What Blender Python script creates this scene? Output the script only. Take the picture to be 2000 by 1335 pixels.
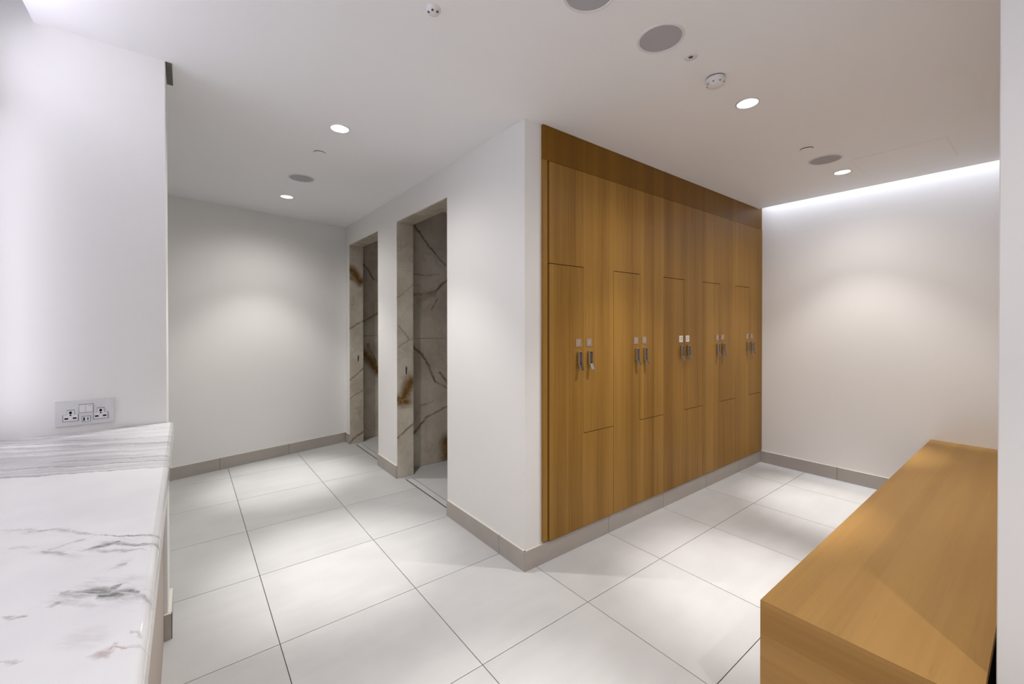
import bpy, bmesh, math, random
from mathutils import Vector, Matrix
random.seed(7)
for o in list(bpy.data.objects): bpy.data.objects.remove(o, do_unlink=True)
SC = bpy.context.scene
COL = SC.collection

# ------------------------------------------------------------------ camera
cam_data = bpy.data.cameras.new('camera')
cam = bpy.data.objects.new('camera', cam_data); COL.objects.link(cam)
yaw, pitch, roll = math.radians(52.157), math.radians(-0.342), math.radians(-0.039)
fw = Vector((math.cos(yaw)*math.cos(pitch), math.sin(yaw)*math.cos(pitch), math.sin(pitch)))
rt = Vector((math.sin(yaw), -math.cos(yaw), 0)); up = rt.cross(fw)
rt2 = rt*math.cos(roll)+up*math.sin(roll); up2 = -rt*math.sin(roll)+up*math.cos(roll)
m = Matrix((rt2, up2, -fw)).transposed().to_4x4(); m.translation = Vector((-0.302, -1.948, 1.314))
cam.matrix_world = m
cam_data.sensor_width = 36; cam_data.lens = 820.445/2000*36; cam_data.shift_y = -28.276/2000
cam_data.clip_start = 0.02
SC.camera = cam

# ------------------------------------------------------------------ world, lights, exposure
SC.view_settings.view_transform = 'Standard'; SC.view_settings.look = 'None'
SC.view_settings.gamma = 1; SC.view_settings.use_curve_mapping = False
SC.view_settings.exposure = 0.0
w = bpy.data.worlds.new('world'); SC.world = w; w.use_nodes = True
w.node_tree.nodes['Background'].inputs[0].default_value = (0.75, 0.78, 0.85, 1)
w.node_tree.nodes['Background'].inputs[1].default_value = 0.0
H = 2.412                                   # ceiling height
DOWNLIGHTS = [(0.382, 0.499), (0.385, 2.07), (1.90, -1.016), (3.43, -1.016), (0.38, -1.07), (0.38, -2.64)]
SPOT_GLOW, SPOT_WIDE, SPOT_CORE = 30, 48, 182; SPOT_COL = (1.0, 0.962, 0.935)
def spot(x, y, p, ang, blend):
    L = bpy.data.lights.new('downlight_beam', 'SPOT'); L.energy = p; L.color = SPOT_COL
    L.spot_size = math.radians(ang); L.spot_blend = blend; L.shadow_soft_size = 0.022
    o = bpy.data.objects.new('downlight_beam', L); COL.objects.link(o); o.location = (x, y, H+0.008)
def area(name, loc, rot, sx, sy, p, col):
    L = bpy.data.lights.new(name, 'AREA'); L.shape = 'RECTANGLE'; L.size = sx; L.size_y = sy
    L.energy = p; L.color = col
    o = bpy.data.objects.new(name, L); COL.objects.link(o); o.location = loc; o.rotation_euler = rot
    return o
for i_, (x, y) in enumerate(DOWNLIGHTS):    # the two lamps behind the camera are dimmer; one lamp: soft glow, flood and narrow core
    k_ = (1, .92, .95, .76, .30, .9)[i_]; c_ = (1.0, 1.0, 1.15, 1.3, .8, 1.0)[i_]
    spot(x, y, SPOT_GLOW*k_, 160, 1.0); spot(x, y, SPOT_WIDE*k_, 88, 0.55); spot(x, y, SPOT_CORE*c_, 35, 1.0)
COVE_COL = (0.80, 0.86, 1.0)
cove = area('cove_strip_light', (4.002, -1.045, H+0.33), (0, math.radians(-10), 0), 0.018, 1.62, 4.5, COVE_COL); cove.data.spread = math.radians(46)   # LED tape in the far wall slot, facing down
VAN_COL = (0.85, 0.84, 1.0)

# ------------------------------------------------------------------ material helpers
class NT:
    def __init__(s, name):
        s.m = bpy.data.materials.new(name); s.m.use_nodes = True; s.t = s.m.node_tree; s.n = s.t.nodes
        s.b = s.n['Principled BSDF']; s.b.inputs['Specular IOR Level'].default_value = 0.4
    def put(s, sock, v):
        if hasattr(v, 'is_linked') or isinstance(v, bpy.types.NodeSocket): s.t.links.new(v, sock)
        else: sock.default_value = v
    def math(s, op, a, b=0.0, c=0.0, clamp=False):
        n = s.n.new('ShaderNodeMath'); n.operation = op; n.use_clamp = clamp
        s.put(n.inputs[0], a); s.put(n.inputs[1], b); s.put(n.inputs[2], c); return n.outputs[0]
    def vec(s, op, a, b=(0, 0, 0), scale=None):
        n = s.n.new('ShaderNodeVectorMath'); n.operation = op
        s.put(n.inputs[0], a); s.put(n.inputs[1], b)
        if scale is not None: s.put(n.inputs['Scale'], scale)
        return n.outputs['Value'] if op in ('LENGTH', 'DOT_PRODUCT', 'DISTANCE') else n.outputs[0]
    def pos(s): return s.n.new('ShaderNodeNewGeometry').outputs['Position']
    def sep(s, v):
        n = s.n.new('ShaderNodeSeparateXYZ'); s.put(n.inputs[0], v); return n.outputs
    def comb(s, x, y, z):
        n = s.n.new('ShaderNodeCombineXYZ'); s.put(n.inputs[0], x); s.put(n.inputs[1], y); s.put(n.inputs[2], z); return n.outputs[0]
    def noise(s, v, scale=1.0, detail=3, rough=0.5, color=False):
        n = s.n.new('ShaderNodeTexNoise'); s.put(n.inputs['Vector'], v)
        n.inputs['Scale'].default_value = scale; n.inputs['Detail'].default_value = detail; n.inputs['Roughness'].default_value = rough
        return n.outputs['Color'] if color else n.outputs['Fac']
    def smooth(s, v, a, b, lo=0.0, hi=1.0):
        n = s.n.new('ShaderNodeMapRange'); n.interpolation_type = 'SMOOTHSTEP'
        s.put(n.inputs[0], v); n.inputs[1].default_value = a; n.inputs[2].default_value = b
        n.inputs[3].default_value = lo; n.inputs[4].default_value = hi; return n.outputs[0]
    def mix(s, f, a, b, blend='MIX'):
        n = s.n.new('ShaderNodeMix'); n.data_type = 'RGBA'; n.blend_type = blend
        s.put(n.inputs[0], f); s.put(n.inputs[6], a if not isinstance(a, tuple) else (*a, 1)[:4])
        s.put(n.inputs[7], b if not isinstance(b, tuple) else (*b, 1)[:4]); return n.outputs[2]
    def rnd(s): return s.n.new('ShaderNodeObjectInfo').outputs['Random']
    def color(s, c): s.put(s.b.inputs['Base Color'], c if not isinstance(c, tuple) else (*c, 1)[:4]); return s
    def rough(s, r): s.put(s.b.inputs['Roughness'], r); return s
    def bump(s, h, strength=0.2, dist=0.001):
        n = s.n.new('ShaderNodeBump'); n.inputs['Strength'].default_value = strength; n.inputs['Distance'].default_value = dist
        s.put(n.inputs['Height'], h); s.t.links.new(n.outputs[0], s.b.inputs['Normal']); return s

def plain(name, c, r=0.5, metal=0.0, spec=0.4, var=0.03):
    k = NT(name); k.b.inputs['Metallic'].default_value = metal; k.b.inputs['Specular IOR Level'].default_value = spec
    n = k.noise(k.pos(), 9, 2)
    k.color(k.mix(n, tuple(x*(1-var) for x in c), tuple(min(1, x*(1+var)) for x in c))); k.rough(r); return k.m
def emit(name, c, st):
    k = NT(name); k.color((0.8, 0.8, 0.8)); k.b.inputs['Emission Color'].default_value = (*c, 1); k.b.inputs['Emission Strength'].default_value = st
    return k.m

def paint(name, c):
    k = NT(name); p = k.pos(); n = k.noise(p, 1.3, 2)
    k.color(k.mix(n, tuple(x*0.985 for x in c), tuple(min(1, x*1.015) for x in c))); k.rough(0.62)
    k.b.inputs['Specular IOR Level'].default_value = 0.25
    k.bump(k.noise(p, 260, 2), 0.12, 0.0006); return k.m
M_WALL = paint('warm_white_paint', (0.83, 0.82, 0.80))
M_CEIL = paint('ceiling_paint', (0.89, 0.885, 0.89))

def wood(name, grain, c_lo, c_hi, band=0.12, rough=0.38, bs=0.22):
    """grain: axis index along which the veneer runs; across: strips change tone."""
    k = NT(name); p = k.pos(); s = k.sep(p); r = k.rnd()
    across = {2: s[0], 0: s[1], 1: s[2]}[grain]
    sc = [70, 70, 70]; sc[grain] = 1.6
    pv = k.vec('MULTIPLY', p, tuple(sc)); off = k.comb(k.math('MULTIPLY', r, 37), k.math('MULTIPLY', r, 11), 0)
    fine = k.noise(k.vec('ADD', pv, off), 1.0, 4, 0.6)
    sc2 = [9, 9, 9]; sc2[grain] = 0.35
    broad = k.noise(k.vec('MULTIPLY', p, tuple(sc2)), 1.0, 2, 0.5)
    cell = k.math('FLOOR', k.math('DIVIDE', across, band))
    wn = k.n.new('ShaderNodeTexWhiteNoise'); wn.noise_dimensions = '1D'; k.put(wn.inputs['W'], cell)
    sc3 = [170, 170, 170]; sc3[grain] = 9
    pores = k.smooth(k.noise(k.vec('MULTIPLY', p, tuple(sc3)), 1.0, 2), 0.62, 0.75)
    f = k.math('ADD', k.math('MULTIPLY', fine, 0.42), k.math('MULTIPLY', broad, 0.50))
    f = k.math('ADD', f, k.math('MULTIPLY_ADD', wn.outputs['Value'], bs, 0.15-bs/2))
    f = k.smooth(f, 0.30, 0.86)
    c = k.mix(f, c_lo, c_hi)
    c = k.mix(k.math('MULTIPLY', pores, 0.16), c, tuple(x*0.55 for x in c_lo))
    k.color(c); k.rough(k.smooth(fine, 0.2, 0.8, rough, rough+0.12)); k.b.inputs['Specular IOR Level'].default_value = 0.22
    k.bump(fine, 0.08, 0.0006); return k.m
M_DOORW = wood('oak_veneer_vertical', 2, (0.195, 0.092, 0.013), (0.375, 0.200, 0.040))
M_FASC = wood('oak_veneer_fascia', 2, (0.150, 0.064, 0.002), (0.225, 0.100, 0.005))
M_BENCH = wood('oak_veneer_along_bench', 0, (0.262, 0.137, 0.032), (0.365, 0.203, 0.054), 0.055, 0.42, 0.12)
M_BENCHY = wood('oak_veneer_across_bench', 1, (0.34, 0.178, 0.050), (0.47, 0.262, 0.086), 0.09, 0.45, 0.16)
M_CORE = plain('dark_shadow_gap', (0.045, 0.026, 0.012), 0.8)
M_CARC = plain('locker_carcass_board', (0.16, 0.09, 0.035), 0.6)

def tile_mat(name, c, rough, amp=0.05, spec=0.4):
    k = NT(name); p = k.pos(); r = k.rnd()
    q = k.vec('ADD', p, k.comb(k.math('MULTIPLY', r, 51), k.math('MULTIPLY', r, 23), r))
    n = k.noise(q, 3.2, 4, 0.55); n2 = k.noise(k.vec('MULTIPLY', q, (2, 9, 9)), 1.5, 3)
    f = k.smooth(k.math('ADD', k.math('MULTIPLY', n, 0.65), k.math('MULTIPLY', n2, 0.35)), 0.3, 0.7)
    tone = k.math('MULTIPLY_ADD', r, 0.05, 0.975)
    cc = k.mix(f, tuple(x*(1-amp) for x in c), tuple(x*(1+amp) for x in c))
    k.color(k.mix(1.0, cc, k.comb(tone, tone, tone), 'MULTIPLY')); k.rough(k.smooth(n, 0.3, 0.7, rough, rough+0.1))
    k.b.inputs['Specular IOR Level'].default_value = spec
    k.bump(k.noise(p, 90, 3), 0.06, 0.0008); return k.m
M_TILE = tile_mat('pale_grey_porcelain', (0.515, 0.515, 0.51), 0.42)
M_GROUT = plain('grey_grout', (0.075, 0.073, 0.072), 0.9)
M_SKIRT = tile_mat('taupe_skirting_tile', (0.43, 0.395, 0.36), 0.45, 0.06)
M_EDGE = plain('cream_tile_edge', (0.72, 0.69, 0.62), 0.5)

WS = 1.25
def seg_field(k, uv, segs, taper=0):
    """max over tapered segments, uv = vector (u, v, 0)"""
    acc = None
    for (u0, v0, u1, v1, wd, st) in segs:
        wd *= WS
        a = (u0, v0, 0); d = (u1-u0, v1-v0, 0); L2 = d[0]**2+d[1]**2
        pa = k.vec('SUBTRACT', uv, a)
        h = k.math('DIVIDE', k.vec('DOT_PRODUCT', pa, d), L2, clamp=True)
        dist = k.vec('LENGTH', k.vec('SUBTRACT', pa, k.vec('SCALE', d, scale=h)))
        if taper:
            tp = k.math('MULTIPLY', k.math('MULTIPLY', h, k.math('SUBTRACT', 1.0, h)), 4.0)
            dist = k.math('DIVIDE', dist, k.math('MULTIPLY_ADD', tp, 1.0-taper, taper))
        f = k.smooth(dist, wd, 0.0); f = k.math('MULTIPLY', f, st)
        acc = f if acc is None else k.math('MAXIMUM', acc, f)
    return acc
def shower_marble(name, axes, veins, golds):
    k = NT(name); p = k.pos(); s = k.sep(p)
    uv0 = k.comb(s[axes[0]], s[axes[1]], 0)
    wob = k.vec('SCALE', k.vec('SUBTRACT', k.noise(p, 7, 3, 0.6, True), (0.5, 0.5, 0.5)), scale=0.075)
    uv = k.vec('ADD', uv0, wob); uv = k.vec('MULTIPLY', uv, (1, 1, 0))
    cloud = k.smooth(k.noise(p, 3.0, 4, 0.6), 0.3, 0.7)
    c = k.mix(cloud, (0.45, 0.395, 0.315), (0.63, 0.58, 0.49))
    ridge = k.math('ABSOLUTE', k.math('SUBTRACT', k.noise(k.vec('ADD', p, (3, 1, 4)), 2.1, 4, 0.55), 0.5))
    faint = k.math('MULTIPLY', k.smooth(ridge, 0.022, 0.0), 0.16)
    c = k.mix(faint, c, (0.19, 0.14, 0.09))
    if veins:
        f = k.math('MULTIPLY', seg_field(k, uv, veins), k.smooth(k.noise(p, 18, 2), 0.25, 0.6, 0.45, 1.0))
        c = k.mix(f, c, (0.125, 0.070, 0.028))
    if golds:
        g = k.math('MULTIPLY', seg_field(k, uv, golds), k.smooth(k.noise(p, 26, 4, 0.7), 0.2, 0.5, 0.35, 1.0))
        c = k.mix(g, c, (0.165, 0.082, 0.012))
    k.color(c); k.rough(0.22); k.b.inputs['Specular IOR Level'].default_value = 0.4; return k.m
MS1 = shower_marble('shower_marble_near_wall', (0, 2),
    [(1.36, 2.25, 1.58, 1.99, .014, .9), (1.58, 1.99, 1.70, 1.90, .014, .6), (1.35, 1.775, 1.62, 1.79, .010, .45),
     (1.35, 1.585, 1.58, 1.63, .022, .55), (1.57, 1.62, 1.72, 1.76, .017, .85), (1.60, 1.56, 1.55, 1.455, .012, .6),
     (1.35, 1.12, 1.47, 0.99, .018, .8), (1.47, 0.99, 1.585, 0.775, .017, .85), (1.585, 0.775, 1.69, 0.70, .014, .7), (1.62, 0.86, 1.73, 0.70, .015, .8),
     (1.34, 0.31, 1.47, 0.437, .018, .85), (1.47, 0.437, 1.75, 0.54, .014, .75), (1.42, 0.56, 1.55, 0.60, .009, .5)],
    [(1.70, 0.05, 1.70, 0.20, .10, 1.0), (1.40, 1.55, 1.56, 1.60, .035, .35)])
MJ1 = shower_marble('shower_marble_near_jamb', (0, 2),
    [(1.16, 2.235, 1.28, 2.185, .022, .9), (1.13, 1.55, 1.28, 1.66, .010, .4), (1.13, 1.31, 1.24, 1.18, .009, .5),
     (1.13, 1.12, 1.28, 1.20, .009, .5), (1.13, 0.345, 1.28, 0.47, .014, .7), (1.225, 0.80, 1.15, 0.64, .02, .4)],
    [(1.24, 0.82, 1.17, 0.66, .075, 1.0), (1.14, 0.68, 1.21, 0.65, .06, 1.0)])
MS2 = shower_marble('shower_marble_far_wall', (0, 2),
    [(1.33, 2.02, 1.45, 1.86, .016, .8), (1.33, 1.36, 1.52, 1.48, .014, .7), (1.38, 1.08, 1.52, 0.76, .022, .7)],
    [(1.35, 0.98, 1.50, 0.76, .07, 1.0)])
MJ2 = shower_marble('shower_marble_far_jamb', (0, 2),
    [(1.12, 1.275, 1.28, 1.375, .013, .7), (1.12, 0.70, 1.28, 0.83, .016, .8), (1.12, 0.49, 1.26, 0.585, .010, .6), (1.12, 0.01, 1.28, 0.115, .018, .8)],
    [(1.14, 1.93, 1.25, 1.80, .07, 1.0), (1.13, 1.85, 1.24, 1.80, .04, .8)])
MSG = shower_marble('shower_marble_general', (0, 1), [], [])

def counter_marble():
    k = NT('white_veined_countertop_marble'); p = k.pos(); s = k.sep(p)
    wob = k.vec('SCALE', k.vec('SUBTRACT', k.noise(p, 11, 6, 0.68, True), (0.5, 0.5, 0.5)), scale=0.060)
    q = k.vec('MULTIPLY', k.vec('ADD', p, wob), (1, 1, 0)); qs = k.sep(q)
    v = k.math('MULTIPLY_ADD', qs[0], 0.45, qs[1])                       # coordinate across the streaks of the grey band
    u = k.math('SUBTRACT', qs[0], k.math('MULTIPLY', qs[1], 0.45))
    st = k.noise(k.comb(k.math('MULTIPLY', u, 1.6), k.math('MULTIPLY', v, 26), 0), 1.0, 5, 0.6)
    st2 = k.noise(k.comb(k.math('MULTIPLY', u, 1.2), k.math('MULTIPLY', v, 60), 3), 1.0, 3, 0.6)
    inband = k.math('MULTIPLY', k.smooth(v, -0.556, -0.544), k.smooth(v, 0.10, -0.12, 0.40, 1.0))
    inband = k.math('MULTIPLY', inband, k.smooth(qs[0], -0.34, -0.60, 0.55, 1.0))
    c = k.mix(k.smooth(k.noise(p, 5, 3), 0.35, 0.7), (0.93, 0.93, 0.93), (0.86, 0.86, 0.875))
    grey = k.math('MULTIPLY', inband, k.smooth(st, 0.30, 0.60, 0.25, 0.95))
    c = k.mix(grey, c, (0.47, 0.47, 0.475))
    lines = k.math('MULTIPLY', k.smooth(v, -0.556, -0.544), k.math('MULTIPLY', k.smooth(st2, 0.55, 0.64), 0.60))
    c = k.mix(lines, c, (0.22, 0.22, 0.23))
    pink = k.math('MULTIPLY', k.math('MULTIPLY', inband, k.smooth(st2, 0.42, 0.30)), 0.35)
    c = k.mix(pink, c, (0.60, 0.50, 0.48))
    veins = [(-.60, -.665, -.53, -.715, .007, .35), (-.545, -.71, -.488, -.757, .008, .7), (-.488, -.757, -.447, -.80, .006, .55), (-.447, -.802, -.30, -.93, .0035, .85),
        (-.56, -.78, -.52, -.80, .008, .25), (-.50, -.83, -.443, -.815, .006, .4), (-.51, -.83, -.475, -.872, .008, .5),
        (-.448, -.877, -.405, -.872, .014, .95), (-.426, -.862, -.30, -.965, .008, .75), (-.44, -.885, -.36, -.945, .006, .6),
        (-.408, -.993, -.384, -.985, .006, .45), (-.455, -1.02, -.425, -1.045, .007, .6), (-.435, -1.04, -.392, -1.068, .016, .95),
        (-.405, -1.072, -.360, -1.106, .016, 1.0), (-.395, -1.06, -.384, -1.055, .010, .85), (-.362, -1.103, -.34, -1.132, .006, .5), (-.462, -1.055, -.443, -1.052, .009, .55),
        (-.507, -1.05, -.482, -1.071, .007, .5), (-.365, -1.195, -.345, -1.222, .004, .45), (-.48, -1.168, -.46, -1.185, .005, .4),
        (-.60, -1.30, -.45, -1.42, .008, .6), (-.70, -1.50, -.40, -1.75, .012, .5), (-.70, -2.0, -.40, -2.2, .012, .6)]
    brk = k.smooth(k.noise(k.comb(k.math('MULTIPLY', k.math('SUBTRACT', s[0], k.math('MULTIPLY', s[1], 0.93)), 9), k.math('MULTIPLY', k.math('MULTIPLY_ADD', s[0], 0.93, s[1]), 70), 0), 1.0, 5, 0.7), 0.34, 0.60, 0.22, 1.0)
    c = k.mix(k.math('MULTIPLY', seg_field(k, q, veins, 0.30), brk), c, (0.15, 0.155, 0.14))
    halo = seg_field(k, k.vec('ADD', q, k.vec('SCALE', wob, scale=0.8)), [(a, b_, c_, d_, wd*2.6, st*.55) for (a, b_, c_, d_, wd, st) in veins if wd > .0045][:14])
    smoke = k.smooth(k.noise(k.comb(k.math('MULTIPLY', k.math('SUBTRACT', s[0], s[1]), 7), k.math('MULTIPLY', k.math('ADD', s[0], s[1]), 38), 2), 1.0, 5, 0.7), 0.42, 0.66)
    c = k.mix(k.math('MULTIPLY', halo, smoke), c, (0.34, 0.34, 0.335))
    pinks = [(-.385, -1.228, -.378, -1.218, .006, .8), (-.385, -1.232, -.392, -1.226, .010, .7), (-.376, -1.222, -.30, -1.27, .0035, .8),
             (-.345, -1.13, -.30, -1.17, .004, .5), (-.42, -1.17, -.40, -1.19, .02, .18)]
    c = k.mix(k.math('MULTIPLY', seg_field(k, q, pinks), brk), c, (0.42, 0.29, 0.25))
    k.color(c); k.rough(0.07); k.b.inputs['Specular IOR Level'].default_value = 0.5
    return k.m
M_COUNTER = counter_marble()

M_WHITEPL = plain('white_plastic', (0.78, 0.78, 0.79), 0.35)
M_SOCK = plain('satin_plate', (0.70, 0.70, 0.715), 0.35)
M_BLACK = plain('black_slot', (0.006, 0.006, 0.008), 0.8, 0, 0.1)
M_CHROME = plain('chrome', (0.60, 0.58, 0.56), 0.2, 1.0)
M_CHR_REFL = plain('chrome_dark_reflection', (0.16, 0.14, 0.13), 0.25, 1.0)  # chrome with its dark reflection put into the colour
M_DARKM = plain('keypad_black', (0.030, 0.020, 0.020), 0.3)
M_KEY = plain('keypad_button', (0.10, 0.07, 0.085), 0.35)
M_SPK = plain('speaker_mesh', (0.43, 0.42, 0.44), 0.8)
M_FIXW = plain('fitting_white', (0.74, 0.73, 0.72), 0.5)
M_TAGA = plain('clear_acrylic_tag', (0.31, 0.225, 0.16), 0.25)
M_TAGW = plain('white_tag', (0.80, 0.76, 0.70), 0.45)
M_MARK = plain('tag_marks', (0.45, 0.37, 0.31), 0.5)
M_LAMP = emit('downlight_lamp', (1.0, 0.97, 0.93), 14)
M_VAN = emit('vanity_led', VAN_COL, 6.1)
M_VAN2 = emit('vanity_led_soft', VAN_COL, 19)
M_MIRR = plain('mirror_glass', (0.82, 0.84, 0.85), 0.04, 1.0)
M_GREYV = plain('dark_grey_slot_and_gap_shade', (0.13, 0.12, 0.10), 0.6)  # slots and openings, also the painted shade behind ceiling fittings
M_TAUPE = plain('taupe_laminate', (0.46, 0.38, 0.32), 0.5)
M_STEEL = plain('brushed_steel', (0.45, 0.44, 0.43), 0.3, 1.0)

# ------------------------------------------------------------------ mesh helpers
def bm_box(bm, x0, x1, y0, y1, z0, z1):
    vs = [bm.verts.new((x, y, z)) for z in (z0, z1) for y in (y0, y1) for x in (x0, x1)]
    for f in ((0, 2, 3, 1), (4, 5, 7, 6), (0, 1, 5, 4), (2, 6, 7, 3), (0, 4, 6, 2), (1, 3, 7, 5)): bm.faces.new([vs[i] for i in f])
def bm_prism(bm, pts, axis, a, b):
    """extrude a polygon given in the two other axes along `axis` from a to b"""
    def P(p, t):
        if axis == 2: return (p[0], p[1], t)
        if axis == 1: return (p[0], t, p[1])
        return (t, p[0], p[1])
    A = [bm.verts.new(P(p, a)) for p in pts]; B = [bm.verts.new(P(p, b)) for p in pts]
    bm.faces.new(A); bm.faces.new(B[::-1])
    n = len(pts)
    for i in range(n): bm.faces.new((A[i], B[i], B[(i+1) % n], A[(i+1) % n]))
def bm_lathe(bm, prof, cx, cy, seg=40, axis=2):
    rings = []
    for r, z in prof:
        if r < 1e-6: rings.append([bm.verts.new((cx, cy, z))])
        else: rings.append([bm.verts.new((cx+r*math.cos(2*math.pi*i/seg), cy+r*math.sin(2*math.pi*i/seg), z)) for i in range(seg)])
    for A, B in zip(rings, rings[1:]):
        for i in range(seg):
            j = (i+1) % seg
            if len(A) == 1 and len(B) == 1: continue
            if len(A) == 1: bm.faces.new((A[0], B[i], B[j]))
            elif len(B) == 1: bm.faces.new((A[i], B[0], A[j]))
            else: bm.faces.new((A[i], B[i], B[j], A[j]))
def mesh(name, bm, mat, parent=None, bevel=0, seg=2, smooth=False, mats=None):
    bmesh.ops.recalc_face_normals(bm, faces=bm.faces)
    if bevel: bmesh.ops.bevel(bm, geom=list(bm.edges), offset=bevel, segments=seg, affect='EDGES', profile=0.5)
    me = bpy.data.meshes.new(name); bm.to_mesh(me); bm.free()
    for mm in (mats or [mat]): me.materials.append(mm)
    if smooth:
        for p in me.polygons: p.use_smooth = True
    o = bpy.data.objects.new(name, me); COL.objects.link(o)
    if parent: attach(o, parent)
    return o
def attach(o, parent):
    # the parents' transforms are pure translations set at creation, so this can be written down directly
    mw = o.matrix_basis.copy(); o.parent = parent
    o.matrix_parent_inverse = world_inv(parent); return mw
def world_inv(p):
    t = Vector((0, 0, 0)); q = p
    off = p.get('_wx')
    return Matrix.Translation(-Vector(WORLD.get(p.name, (0, 0, 0))))
WORLD = {}
def empty(name, loc, label=None, cat=None, group=None, kind=None):
    o = bpy.data.objects.new(name, None); COL.objects.link(o); o.location = loc; o.empty_display_size = 0.1
    WORLD[o.name] = loc; tag(o, label, cat, group, kind); return o
def tag(o, label=None, cat=None, group=None, kind=None):
    for a, b in (('label', label), ('category', cat), ('group', group), ('kind', kind)):
        if b: o[a] = b
    return o
def box(name, x0, x1, y0, y1, z0, z1, mat, parent=None, bevel=0, seg=2):
    bm = bmesh.new(); bm_box(bm, x0, x1, y0, y1, z0, z1); return mesh(name, bm, mat, parent, bevel, seg)
def boxes(name, lst, mat, parent=None):
    bm = bmesh.new()
    for b in lst: bm_box(bm, *b)
    return mesh(name, bm, mat, parent)
def struct(o): o['kind'] = 'structure'; return o
def copy_tree(o, parent=None):
    c = o.copy(); COL.objects.link(c)
    if parent: c.parent = parent; c.matrix_parent_inverse = o.matrix_parent_inverse.copy()
    for ch in list(o.children): copy_tree(ch, c)
    return c

# ------------------------------------------------------------------ room shell
XL, XA, XI, YL, XR, YB = -0.84, 1.127, 1.275, 0.323, 4.06, -0.22    # left wall, shower wall face, its inner face, partition face, far wall, locker wall face
RX, RY = 1.222, -1.869                                              # corner of the wall behind the bench
SK = 0.012; SH = 0.108
def yback(x): return 2.952 + 0.214*(x-1.127)
D1 = (0.622, 1.494); D2 = (1.95, 2.81); DZ = 2.19
ZT = 2.80
# floor: grout bed and single tiles
floor = struct(boxes('floor', [(XL-.1, RX+.05, -3.3, YL+.25, -.10, -.004), (-1.9, XA+.2, YL+.25, 3.1, -.10, -.004),
                               (XA+.2, XR+.1, RY-.1, YB+.1, -.10, -.004), (XA-.05, XA+.2, -3.2, YL+.25, -.10, -.004)], M_GROUT))
def clip(poly, a, b, c):          # keep a*x+b*y<=c
    out = []
    for i in range(len(poly)):
        p, q = poly[i], poly[(i+1) % len(poly)]
        dp, dq = a*p[0]+b*p[1]-c, a*q[0]+b*q[1]-c
        if dp <= 0: out.append(p)
        if dp*dq < 0:
            t = dp/(dp-dq); out.append((p[0]+t*(q[0]-p[0]), p[1]+t*(q[1]-p[1])))
    return out
REG = [[(-1, 0, -XL), (1, 0, XA-SK+.004), (0, -1, 3.2), (0, 1, YL)],
       [(-1, 0, .365), (1, 0, XA-SK+.004), (0, -1, -YL), (0, 1, YL+.21)],
       [(-1, 0, 1.8), (1, 0, XA-SK+.004), (0, -1, -YL-.21), (-.214, 1, yback(0)-.004)],
       [(-1, 0, -XA+SK-.004), (1, 0, XR), (0, -1, -RY), (0, 1, YB-.006)],
       [(-1, 0, -XA+SK-.004), (1, 0, RX), (0, -1, 3.2), (0, 1, RY)]]
for y0, y1 in (D1, D2): REG.append([(-1, 0, -XA+SK-.004), (1, 0, 1.170), (0, -1, -y0), (0, 1, y1)])
G = .0016
for i in range(-4, 8):
    for j in range(-6, 6):
        sq = [(.6*i+G, .6*j+G), (.6*i+.6-G, .6*j+G), (.6*i+.6-G, .6*j+.6-G), (.6*i+G, .6*j+.6-G)]
        bm = bmesh.new(); n = 0
        for reg in REG:
            p = sq
            for cst in reg:
                p = clip(p, *cst)
                if len(p) < 3: break
            if len(p) >= 3:
                ar = abs(sum(p[k][0]*p[(k+1) % len(p)][1]-p[(k+1) % len(p)][0]*p[k][1] for k in range(len(p))))/2
                if ar > 2e-4: bm_prism(bm, p, 2, -.004, 0.0); n += 1
        if n: mesh('floor_tile', bm, M_TILE, floor)
        else: bm.free()

# walls
struct(boxes('wall_shower', [(XA, XI-.008, YB, D1[0], 0, ZT), (XA, XI-.008, D1[1]+.008, D2[0]-.008, 0, ZT), (XA, XI-.008, D2[1]+.008, 3.02, 0, ZT),
       (XA, XI-.008, D1[0], D1[1]+.008, DZ+.008, ZT), (XA, XI-.008, D2[0]-.008, D2[1]+.008, DZ+.008, ZT)], M_WALL))
struct(boxes('wall_locker', [(1.2449, 4.2, YB+.022, YB+.55, 0, H), (1.2449, 4.2, YB+.022, YB+.55, H, ZT), (1.2449, 4.2, YB, YB+.022, 0, .106)], M_WALL))
bm = bmesh.new(); bm_prism(bm, [(-2.0, yback(-2.0)), (1.14, yback(1.14)), (1.14, yback(1.14)+.15), (-2.0, yback(-2.0)+.15)], 2, 0, ZT)
struct(mesh('wall_back', bm, M_WALL))
struct(box('wall_far', XR, XR+.12, -2.2, .5, 0, ZT+.1, M_WALL))
struct(box('wall_bench', RX, XR+.1, RY-.4, RY, 0, ZT, M_WALL, None, .002, 1))
struct(box('wall_left', XL-.12, XL, -3.3, YL+.21, 0, ZT+.1, M_WALL))
struct(box('wall_partition', -1.85, -.365, YL, YL+.207, 0, ZT+.1, M_WALL, None, .0015, 1))
struct(box('wall_rear', XL-.1, RX+.4, -3.32, -3.2, 0, ZT, M_WALL))
struct(box('wall_passage', -1.92, -1.8, YL+.2, 3.0, 0, ZT, M_WALL))

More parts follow.
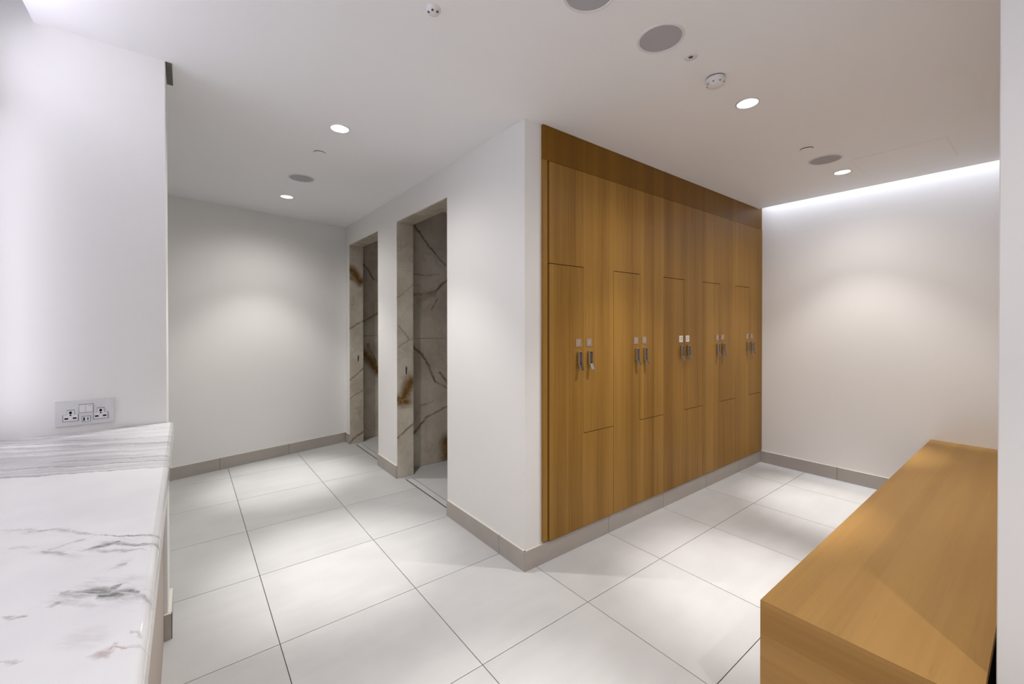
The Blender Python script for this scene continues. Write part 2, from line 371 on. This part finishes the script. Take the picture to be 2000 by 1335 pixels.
# ceiling with holes for the downlights, slots left and right
ceil = boxes('ceiling', [(-.733, 3.992, -3.25, 3.05, H, H+.055)], M_CEIL)
cut = bmesh.new()
for x, y in DOWNLIGHTS: bm_lathe(cut, [(0, H-.05), (.047, H-.05), (.047, H+.2), (0, H+.2)], x, y, 40)
co = mesh('cut', cut, M_CEIL)
md = ceil.modifiers.new('b', 'BOOLEAN'); md.object = co; md.operation = 'DIFFERENCE'; md.solver = 'EXACT'
dg = bpy.context.evaluated_depsgraph_get(); dg.update()
me = bpy.data.meshes.new_from_object(ceil.evaluated_get(dg)); ceil.modifiers.clear(); ceil.data = me
bpy.data.objects.remove(co, do_unlink=True); struct(ceil)
struct(boxes('trim_1', [(-1.9, 4.2, -3.3, 3.1, ZT, ZT+.05), (-1.9, -.733, YL+.2, 3.05, H, H+.05)], M_CEIL))   # slab over the ceiling slots

# skirtings: each piece a tile, cream top edge
def skirting(name, label_pts):
    e = empty(name, (0, 0, 0), kind='structure')
    for (a, b) in label_pts:
        bm = bmesh.new()
        dx, dy = b[0]-a[0], b[1]-a[1]; L = math.hypot(dx, dy); g = .0013
        ux, uy = dx/L, dy/L; nx, ny = uy, -ux                     # right-hand side of a->b is the room side
        A = (a[0]+ux*g, a[1]+uy*g); B = (b[0]-ux*g, b[1]-uy*g)
        bm_prism(bm, [A, B, (B[0]+nx*SK, B[1]+ny*SK), (A[0]+nx*SK, A[1]+ny*SK)], 2, 0.0004, SH)
        bmesh.ops.recalc_face_normals(bm, faces=bm.faces)
        for f in bm.faces:
            if f.normal.z > .9: f.material_index = 1
        mesh('skirting_tile', bm, None, e, mats=[M_SKIRT, M_EDGE])
        if (a, b) != label_pts[-1]:
            bm = bmesh.new(); t_ = SK-.0012
            A = (b[0]-ux*g*1.02, b[1]-uy*g*1.02); B = (b[0]+ux*g*1.02, b[1]+uy*g*1.02)
            bm_prism(bm, [A, B, (B[0]+nx*t_, B[1]+ny*t_), (A[0]+nx*t_, A[1]+ny*t_)], 2, 0.0004, SH-.001)
            mesh('joint', bm, M_GROUT, e)
    return e
def pieces(p, q, cuts):
    L = math.hypot(q[0]-p[0], q[1]-p[1]); ts = [0]+[c/L for c in cuts]+[1]
    P = [(p[0]+(q[0]-p[0])*t, p[1]+(q[1]-p[1])*t) for t in ts]
    return list(zip(P, P[1:]))
# wall face at x = XA, room at smaller x: travel from high y to low y keeps the room on the right
skirting('baseboard_shower', pieces((XA, D1[0]-.006), (XA, YB-.0118), [.615]))
skirting('baseboard_pillar', pieces((XA, D1[1]-.002+.45), (XA, D1[1]+.0015), []))
skirting('baseboard_corner', pieces((XA, 2.948), (XA, D2[1]+.004), []))
skirting('baseboard_lockers', pieces((XA-SK, YB), (XR, YB), [.69, 1.295, 1.90, 2.50]))
skirting('baseboard_far', pieces((XR, YB-SK), (XR, RY), [.6, 1.2]))
bx = lambda x: (x, yback(x))
skirting('baseboard_back', pieces(bx(-1.8), bx(1.112), [.21, .81, 1.41, 1.775, 2.375]))
skirting('baseboard_partition', [((-.38, YL), (-.365+SK, YL)), ((-.365, YL), (-.365, YL+.207))])
skirting('baseboard_bench', [((RX, -2.5), (RX, RY)), ((RX, -3.2), (RX, -2.5))][:2] and pieces((RX, RY+.0), (RX, -3.2), [.6, 1.2]))
for o in bpy.data.objects['baseboard_partition'].children:
    pass

# ------------------------------------------------------------------ showers
def shower(cat_label, d, ys, yn, mj, ms):
    e = empty('shower_cubicle', (XI, (d[0]+d[1])/2, 0), kind='structure')
    zj = [0.0, .597, 1.19, 1.785, DZ]
    for a, b in zip(zj, zj[1:]):
        box('jamb_tile', XA+.0005, XI, d[1], d[1]+.008, a+.0006, b-.0006, mj, e)
        box('jamb_tile', XA+.0005, XI, d[0]-.0075, d[0]-.0002, a+.0006, b-.0006, MSG, e)
    box('lintel_tile', XA+.0005, XI, d[0], d[1], DZ, DZ+.008, MSG, e)
    for a, b in ((0, 1.188), (1.19, 2.40)):
        for x0, x1 in ((XI-.006, 2.475),):
            box('wall_slab', x0, x1, ys, ys+.01, a, b-.001, ms, e)
            box('wall_slab', x0, x1, yn-.01, yn, a, b-.001, MSG, e)
        box('wall_slab', 2.476, 2.486, yn, ys, a, b-.001, MSG, e)
        box('wall_slab', XI-.006, XI, d[1]+.009, ys, a, b-.001, MSG, e)
        if d[0]-yn > .03: box('wall_slab', XI-.006, XI, yn, d[0]-.009, a, b-.001, MSG, e)
    box('cubicle_ceiling', XI-.006, 2.486, yn-.01, ys+.01, 2.402, 2.43, M_CEIL, e)
    box('shower_floor', 1.2385, 2.476, yn, ys, -.03, -.0015, M_TILE, e)
    return e
shower('near', D1, 1.662, .42, MJ1, MS1)
shower('far', D2, 2.972, 1.80, MJ2, MS2)
def drain(d, label):
    e = empty('linear_drain', (1.205, (d[0]+d[1])/2, -.002), label, 'drain', 'linear floor drains across the shower thresholds')
    y0, y1 = d[0]+.002, d[1]-.06
    box('channel', 1.170, 1.2385, d[0], d[1], -.03, -.0055, M_BLACK, e)
    box('cover_plate', 1.1830, 1.2320, y0, y1, -.0052, -.0005, M_TILE, e)
    box('end_fill', 1.171, 1.2375, y1+.004, d[1], -.0052, -.0005, M_TILE, e)
drain(D1, 'slotted linear floor drain across the threshold of the nearer shower doorway')
drain(D2, 'slotted linear floor drain across the threshold of the farther shower doorway')
def latch(x, y, z, label):
    e = empty('door_latch_plate', (x, y, z), label, 'latch', 'latch plates on the shower jambs')
    box('plate', x-.006, x+.006, y-.004, y, z-.036, z+.036, M_STEEL, e, .0015)
    box('slot', x-.002, x+.003, y-.0052, y-.0038, z-.030, z+.024, M_BLACK, e)
    bm = bmesh.new(); bm_box(bm, x+.003, x+.0065, y-.009, y-.0035, z+.024, z+.031); mesh('catch', bm, M_CHROME, e)
latch(1.207, D1[1], .920, 'small dark metal latch plate on the marble jamb of the nearer shower')
latch(1.216, D2[1], .945, 'small dark metal latch plate on the marble jamb of the farther shower')

# ------------------------------------------------------------------ lockers
YD = -.240                                  # door face
LX0, LP = 1.287, .5537
ZB, ZTOP, ZU, ZLW = .116, 2.217, 1.655, .672
sur = empty('locker_surround', (1.2449, YB, 0), 'dark oak surround, tall fascia board and side post framing the lockers', 'panelling')
box('fascia_board', 1.2449, XR-.001, YD+.004, YB+.021, ZTOP+.003, H-.0005, M_FASC, sur, .0006, 1)
box('fascia_return', 3.99, XR-.0015, YD+.0045, YB+.02, H, H+.20, M_FASC, sur)
box('side_post', 1.2449, 1.2765, YD+.004, YB+.021, ZB+.004, ZTOP+.003, M_DOORW, sur, .0006, 1)
box('backing_board', 1.2765, XR-.001, YB+.004, YB+.019, ZB-.004, ZTOP+.003, M_CORE, sur)
def arc(cx, cz, r, a0, a1, n=5):
    return [(cx+r*math.cos(math.radians(a0+(a1-a0)*t/n)), cz+r*math.sin(math.radians(a0+(a1-a0)*t/n))) for t in range(n+1)]
def make_lock(parent, x, z, bright):
    y = YD
    bm = bmesh.new(); bm_box(bm, x-.0135, x+.0135, y-.020, y, z-.040, z+.040)
    mesh('lock_body', bm, M_CHROME, parent, .002, 2)
    bm = bmesh.new(); bm_box(bm, x-.0105, x+.0105, y-.0215, y-.0195, z-.034, z+.037)
    for r in range(6):
        for c in range(2):
            bx_ = x-.0085+c*.009
            bm_box(bm, bx_, bx_+.0075, y-.0224, y-.0214, z-.026+r*.0095, z-.0190+r*.0095)
    o = mesh('keypad', bm, None, parent, mats=[M_DARKM, M_KEY])
    for p in o.data.polygons:
        if p.index >= 6: p.material_index = 1
    # bent lever running down and outwards
    bm = bmesh.new()
    prof = [(y-.0190, z-.036), (y-.0205, z-.043), (y-.0315, z-.068), (y-.0340, z-.0695), (y-.0355, z-.0675), (y-.0245, z-.042), (y-.0225, z-.033)]
    bm_prism(bm, prof, 0, x-.0125, x+.0125)
    lv = mesh('lever', bm, None, parent, .0008, 1, mats=[M_CHR_REFL, M_CHROME])
    for p in lv.data.polygons:
        if bright or abs(p.normal.x) > .6: p.material_index = 1  # fronts dark, sides bright as painted reflections; the bright lever is a painted highlight
def make_tag(parent, x, z, white):
    y = YD
    bm = bmesh.new(); bm_box(bm, x-.0245, x+.0245, y-.003, y, z-.0245, z+.0245)
    mm = M_TAGW if white else M_TAGA
    o = mesh('number_tag', bm, mm, parent, .0012, 1)
    bm = bmesh.new(); k = .5 if white else 1
    # worn, illegible marking: a couple of short curved strokes
    for (a, b, c, d) in ((-.012, .010, .010, .014), (.004, .004, .012, .010), (-.010, -.002, .006, .003), (-.012, -.010, .010, -.006)):
        bm_prism(bm, [(x+a, z+b), (x+c, z+b+.002), (x+c, z+d), (x+a, z+d-.001)], 1, y-.0034, y-.0029)
    mesh('tag_marking', bm, M_MARK if not white else M_TAGA, parent)
ORD = ['nearest', 'second nearest', 'middle', 'second farthest', 'farthest']
EXT = ['beside the white corner wall', 'to its right', 'with solid white number tags', 'right of the white-tagged lockers', 'against the far white wall']
LBL = ['oak double locker nearest the white corner, chrome lever catching bright light',
       'oak double locker second from the white corner, faint clear number tags',
       'oak double locker in mid-row with two solid white number tags',
       'oak double locker fourth from the white corner, right of the white-tagged one',
       'oak double locker at the far end against the cove-lit far wall']
for u in range(5):
    x0 = LX0+u*LP; x1 = x0+LP; xm = x0+.2768
    if u == 4: x1 = XR-.003
    g = .0013; gr = .0005 if u != 3 else .0022; gl = .0022 if u else .001; gt = .0004 if u != 4 else .0022
    gz = .0020
    L = empty('z_locker', ((x0+x1)/2, YB, 0), LBL[u], 'locker', 'row of oak veneer lockers')
    # carcass behind the doors
    boxes('carcass', [(x0+.004, x1-.004, YB-.001, YB+.0035, ZB+.006, ZTOP-.002)], M_CORE, L)
    r = .012
    # lower left door: tall left half plus lower right foot
    pts = [(x0+gl, ZB), (x1-gr, ZB), (x1-gr, ZLW-gz)] + [(xm+g+r, ZLW-gz)] + arc(xm-g+r, ZLW-gz+r, r, 270, 180, 4)[1:] + [(xm-g, ZU-gz), (x0+gl, ZU-gz)]
    bm = bmesh.new(); bm_prism(bm, pts, 1, YD, YB-.0015); d1 = mesh('locker_door', bm, M_DOORW, L)
    d1['label'] = 'lower L-shaped oak door'
    pts = [(xm+g+r, ZLW+gz), (x1-gr, ZLW+gz), (x1-gr, ZTOP), (x0+gt, ZTOP), (x0+gt, ZU+gz), (xm+g, ZU+gz)] + arc(xm+g+r, ZLW+gz+r, r, 180, 270, 4)[:-1]
    bm = bmesh.new(); bm_prism(bm, pts, 1, YD, YB-.0015); d2 = mesh('locker_door', bm, M_DOORW, L)
    d2['label'] = 'upper L-shaped oak door'
    for d in (d1, d2): WORLD[d.name] = WORLD[L.name]
    for dd, s in ((d1, -1), (d2, 1)):
        n0 = len(bpy.data.objects)
        make_lock(dd, xm+s*.0455, 1.119, u == 0 and s == 1); make_tag(dd, xm+s*.0455, 1.209, u == 2)
# children of doors: parent inverse must undo the locker's translation, the door itself has identity basis
for o in bpy.data.objects:
    if o.name.startswith('locker_door'):
        for c in o.children: c.matrix_parent_inverse = Matrix.Identity(4)
# a door's world matrix is identity (locker translation times its inverse), so its children need no inverse

# ------------------------------------------------------------------ bench
BX0, BY0, BY1, BZ = 1.10, -1.854, -1.396, .463
b = empty('changing_bench', ((BX0+XR)/2, (BY0+BY1)/2, 0), 'long light oak box bench in the right foreground running to the far wall', 'bench')
bm = bmesh.new(); t = .03
def mitre(name, pts, axis, a, c, mat):
    bm = bmesh.new(); bm_prism(bm, pts, axis, a, c); return mesh(name, bm, mat, b)
mitre('bench_top', [(BX0+.0004, BZ), (XR-.001, BZ), (XR-.001, BZ-t), (BX0+t, BZ-t)], 1, BY0, BY1, M_BENCH)
mitre('end_panel', [(BX0, BZ-.0004), (BX0, .004), (BX0+t, .004), (BX0+t, BZ-t-.0004)], 1, BY0, BY1, M_BENCHY)
box('front_panel', BX0+t, XR-.001, BY1-.02, BY1-.001, .06, BZ-t, M_BENCH, b)
box('back_panel', BX0+t, XR-.001, BY0+.003, BY0+.02, .004, BZ-t, M_CORE, b)
box('plinth', BX0+t, XR-.001, BY1-.08, BY1-.06, 0.001, .06, M_CORE, b)

# ------------------------------------------------------------------ vanity counter, partition side
CX1, CZ = -.342, .908
v = empty('vanity_counter', ((XL+CX1)/2, -1.2, 0), 'polished white marble vanity counter with grey veins along the left edge', 'counter')
bm = bmesh.new()
r = .012
prof = [(XL+.001, CZ-.055), (XL+.001, CZ)] + [(CX1-r+r*math.sin(math.radians(a)), CZ-r+r*math.cos(math.radians(a))) for a in range(0, 91, 15)] + \
       [(CX1-.004+.004*math.cos(math.radians(a)), CZ-.051-.004*math.sin(math.radians(a))) for a in (0, 45, 90)]
bm_prism(bm, prof, 1, -2.75, YL-.001)
o = mesh('marble_slab', bm, M_COUNTER, v)
for p in o.data.polygons: p.use_smooth = abs(p.normal.x) > .05 and abs(p.normal.z) > .05
box('front_panel', -.397, -.379, -2.73, YL-.014, .0, CZ-.056, M_TAUPE, v)
box('end_panel', XL+.002, -.397, -2.73, -2.712, .0, CZ-.056, M_TAUPE, v)

mir = empty('vanity_mirror', (XL, -.9, 1.6), 'backlit mirror above the marble counter, out at the left', 'mirror')
box('mirror_glass', XL+.001, XL+.018, -1.95, .182, 1.02, 2.20, M_MIRR, mir)
box('led_edge', XL+.001, XL+.014, .185, .210, .95, 2.08, M_VAN, mir)
box('led_edge', XL+.001, XL+.014, -1.995, -1.955, .99, 2.20, M_VAN2, mir)
box('led_edge', XL+.001, XL+.014, -1.995, .180, 2.205, 2.245, M_VAN2, mir)

# ------------------------------------------------------------------ double socket
SX, SZ, SY = -.686, .9355, YL
s = empty('double_socket', (SX+.08, SY, SZ+.047), 'white double wall socket with two switches and charging ports above the marble', 'socket')
box('face_plate', SX, SX+.16, SY-.007, SY, SZ, SZ+.094, M_SOCK, s, .0016, 2)
def sbox(name, u0, u1, v0, v1, d0, d1, mat, bev=0): return box(name, SX+u0, SX+u1, SY-d1, SY-d0, SZ+v0, SZ+v1, mat, s, bev, 1)
for uc in (.041, .1226):
    T = [(-.0215, .0165), (.0215, .0165), (.0215, .0425), (.0105, .0425), (.0105, .0605), (-.0105, .0605), (-.0105, .0425), (-.0215, .0425)]
    def TT(k): return [(SX+uc+a*k, SZ+.0385+(c-.0385)*k) for a, c in T]
    bm = bmesh.new(); bm_prism(bm, TT(1.0), 1, SY-.0074, SY-.0068); mesh('socket_surround', bm, plain('socket_shadow_line', (.20, .20, .23), .6), s)
    bm = bmesh.new(); bm_prism(bm, TT(.90), 1, SY-.0090, SY-.0070); mesh('socket_insert', bm, M_WHITEPL, s)
    for sg in (-1, 1): sbox('pin_slot', uc+sg*.011-.005, uc+sg*.011+.005, .0258, .0314, .0088, .0095, M_BLACK)
    bm = bmesh.new(); cx, cz = SX+uc, SZ+.0500
    bm_prism(bm, [(cx+.0042*math.cos(a*math.pi/6), cz+.0052*math.sin(a*math.pi/6)) for a in range(12)], 1, SY-.0093, SY-.0088)
    bm_prism(bm, [(cx-.0024, cz-.0115), (cx+.0024, cz-.0115), (cx+.0024, cz-.0070), (cx-.0024, cz-.0070)], 1, SY-.0093, SY-.0088)
    mesh('earth_hole', bm, M_BLACK, s)
M_SL = plain('switch_shadow_line', (.22, .22, .25), .6)
sbox('switch_surround', .0625, .1030, .0455, .0790, .0068, .0074, M_SL)
def rocker(u0, u1):
    bm = bmesh.new(); bm_prism(bm, [(SY-.007, SZ+.047), (SY-.0098, SZ+.0475), (SY-.0126, SZ+.0765), (SY-.007, SZ+.0772)], 0, SX+u0, SX+u1)
    mesh('rocker_switch', bm, M_WHITEPL, s, .0004, 1)
rocker(.0642, .0820); rocker(.0828, .1012)
sbox('switch_indicator', .0890, .0985, .0715, .0728, .0122, .0128, M_SL)
sbox('usb_surround', .0705, .0950, .0105, .0330, .0068, .0074, M_SL)
sbox('usb_block', .0722, .0933, .0122, .0312, .0070, .0086, M_WHITEPL)
sbox('usb_port', .0750, .0790, .0155, .0280, .0084, .0090, M_BLACK)
sbox('usb_port', .0860, .0886, .0165, .0270, .0084, .0090, M_BLACK)

# ------------------------------------------------------------------ ceiling slot at the partition end
e = empty('slot_vent', (-.359, YL+.105, H), 'narrow dark grey slot vent in the ceiling at the end of the left wall', 'vent')
box('slot_frame', -.3655, -.343, YL+.001, YL+.205, H-.0030, H, M_GREYV, e)
for i in range(9):
    y = YL+.012+i*.0215
    box('louvre', -.3645, -.3455, y, y+.004, H-.0042, H-.0029, plain('louvre_grey', (.17, .165, .14), .5) if i == 0 else bpy.data.materials['louvre_grey'], e)

# ------------------------------------------------------------------ ceiling fittings
def downlight(x, y, label):
    e = empty('downlight', (x, y, H), label, 'downlight', 'recessed ceiling downlights')
    bm = bmesh.new(); bm_lathe(bm, [(.0445, H-.001), (.0455, H-.0035), (.0500, H-.0042), (.0535, H-.0022), (.054, H)], x, y, 48)
    mesh('trim_ring', bm, M_FIXW, e, smooth=True)
    bm = bmesh.new(); bm_lathe(bm, [(.0445, H-.001), (.0440, H+.006), (.0425, H+.022), (.036, H+.030)], x, y, 48)
    mesh('reflector', bm, M_FIXW, e, smooth=True)
    bm = bmesh.new(); bm_lathe(bm, [(0, H+.0275), (.020, H+.0280), (.0385, H+.0305), (.0385, H+.034), (0, H+.034)], x, y, 40)
    mesh('lamp', bm, M_LAMP, e, smooth=True)
dl_labels = ['round recessed downlight nearest the camera in the shower corridor, left ceiling',
             'round recessed downlight far down the shower corridor near the back wall',
             'round recessed downlight over the locker area, nearer of the two on the right',
             'round recessed downlight over the far end of the locker area beside the grey speaker',
             'recessed downlight just above the top of the picture near the detector',
             'recessed downlight in the ceiling behind the camera']
for (x, y), lb in zip(DOWNLIGHTS, dl_labels): downlight(x, y, lb)
def speaker(x, y, r, label):
    e = empty('ceiling_speaker', (x, y, H), label, 'speaker', 'round grey ceiling speakers')
    bm = bmesh.new(); bm_lathe(bm, [(r, H-.0005), (r+.001, H-.0035), (r+.006, H-.004), (r+.010, H-.002), (r+.011, H)], x, y, 56)
    mesh('rim', bm, M_FIXW, e, smooth=True)
    bm = bmesh.new(); bm_lathe(bm, [(0, H-.0024), (r*.6, H-.0022), (r, H-.0010), (r, H-.0002), (0, H-.0002)], x, y, 56)
    mesh('grille', bm, M_SPK, e)
speaker(.387, 1.502, .080, 'round grey ceiling speaker between the two shower corridor downlights')
speaker(1.143, -1.019, .077, 'large round grey ceiling speaker near the top of the picture, seen whole')
speaker(.758, -1.005, .080, 'round grey ceiling speaker cut off by the top edge of the picture')
speaker(3.064, -1.014, .084, 'round grey ceiling speaker beside the farthest locker-area downlight')
def cover(x, y, label, r=.036):
    e = empty('sprinkler_cover', (x, y, H), label, 'sprinkler cover', 'concealed sprinkler covers')
    bm = bmesh.new(); bm_lathe(bm, [(0, H-.0080), (r*.92, H-.0078), (r, H-.0065), (r, H-.0050), (0, H-.0050)], x, y, 40); mesh('cover_disc', bm, M_CEIL, e)
    bm = bmesh.new(); bm_lathe(bm, [(0, H-.0049), (r*.96, H-.0049), (r*.96, H), (0, H)], x, y, 40); mesh('gap_shade_disc', bm, M_GREYV, e)  # dark disc paints the shade in the gap above the cover
cover(.376, .922, 'flush white sprinkler cover disc in the shower corridor ceiling')
cover(2.768, -1.0, 'flush white sprinkler cover disc before the far ceiling speaker')
# smoke detector
x, y = 1.566, -1.022
e = empty('smoke_detector', (x, y, H), 'small domed white smoke detector on the ceiling near the bright downlight', 'smoke detector')
bm = bmesh.new(); bm_lathe(bm, [(0, H-.004), (.040, H-.004), (.0405, H-.008), (.0395, H-.016), (.036, H-.019), (.0355, H-.026), (.033, H-.034), (.024, H-.039), (0, H-.040)], x, y, 40)
mesh('housing', bm, M_FIXW, e, smooth=True)
bm = bmesh.new(); bm_lathe(bm, [(0, H-.0039), (.039, H-.0039), (.039, H), (0, H)], x, y, 40); mesh('gap_shade_disc', bm, M_GREYV, e)  # shade between housing and ceiling, put in as a dark disc
for k in range(8):
    a = math.radians(12+k*45)
    px, py = x+.0345*math.cos(a), y+.0345*math.sin(a)
    box('sensor_slot', px-.0026, px+.0026, py-.0026, py+.0026, H-.030, H-.026, M_GREYV, e)
# small sensor with a hole
x, y = 1.336, -1.034
e = empty('ceiling_sensor', (x, y, H), 'tiny white ceiling sensor with one dark hole beside the smoke detector', 'sensor')
bm = bmesh.new(); bm_lathe(bm, [(.026, H), (.025, H-.003), (.012, H-.0045), (.009, H-.003)], x, y, 32); mesh('bezel', bm, M_FIXW, e, smooth=True)
bm = bmesh.new(); bm_lathe(bm, [(0, H-.0038), (.0085, H-.0034), (.009, H-.001)], x, y, 24); mesh('dark_hole', bm, M_GREYV, e)
# detector at the top edge
x, y = .383, -.622
e = empty('ceiling_detector', (x, y, H), 'small white round ceiling fitting with three dark openings near the top edge', 'detector')
bm = bmesh.new(); bm_lathe(bm, [(.026, H), (.0255, H-.005), (.020, H-.008), (.019, H-.014), (.012, H-.017), (0, H-.018)], x, y, 36); mesh('housing', bm, M_FIXW, e, smooth=True)
for k in range(3):
    a = math.radians(170+k*62); px, py = x+.0165*math.cos(a), y+.0165*math.sin(a)
    box('opening', px-.0035, px+.0035, py-.0035, py+.0035, H-.0168, H-.0130, M_GREYV, e)
# access hatch: four hairline joints round a flush panel
e = empty('access_hatch', (3.44, -1.34, H), 'nearly invisible white access hatch in the ceiling over the bench', 'hatch')
box('hatch_panel', 3.214, 3.664, -1.563, -1.113, H-.0012, H, M_CEIL, e)
box('hatch_edge', 3.211, 3.667, -1.566, -1.110, H-.0005, H, plain('hatch_joint', (.78, .77, .76), .8), e)
for k_ in list(bpy.data.objects):
    if '_wx' in k_: del k_['_wx']
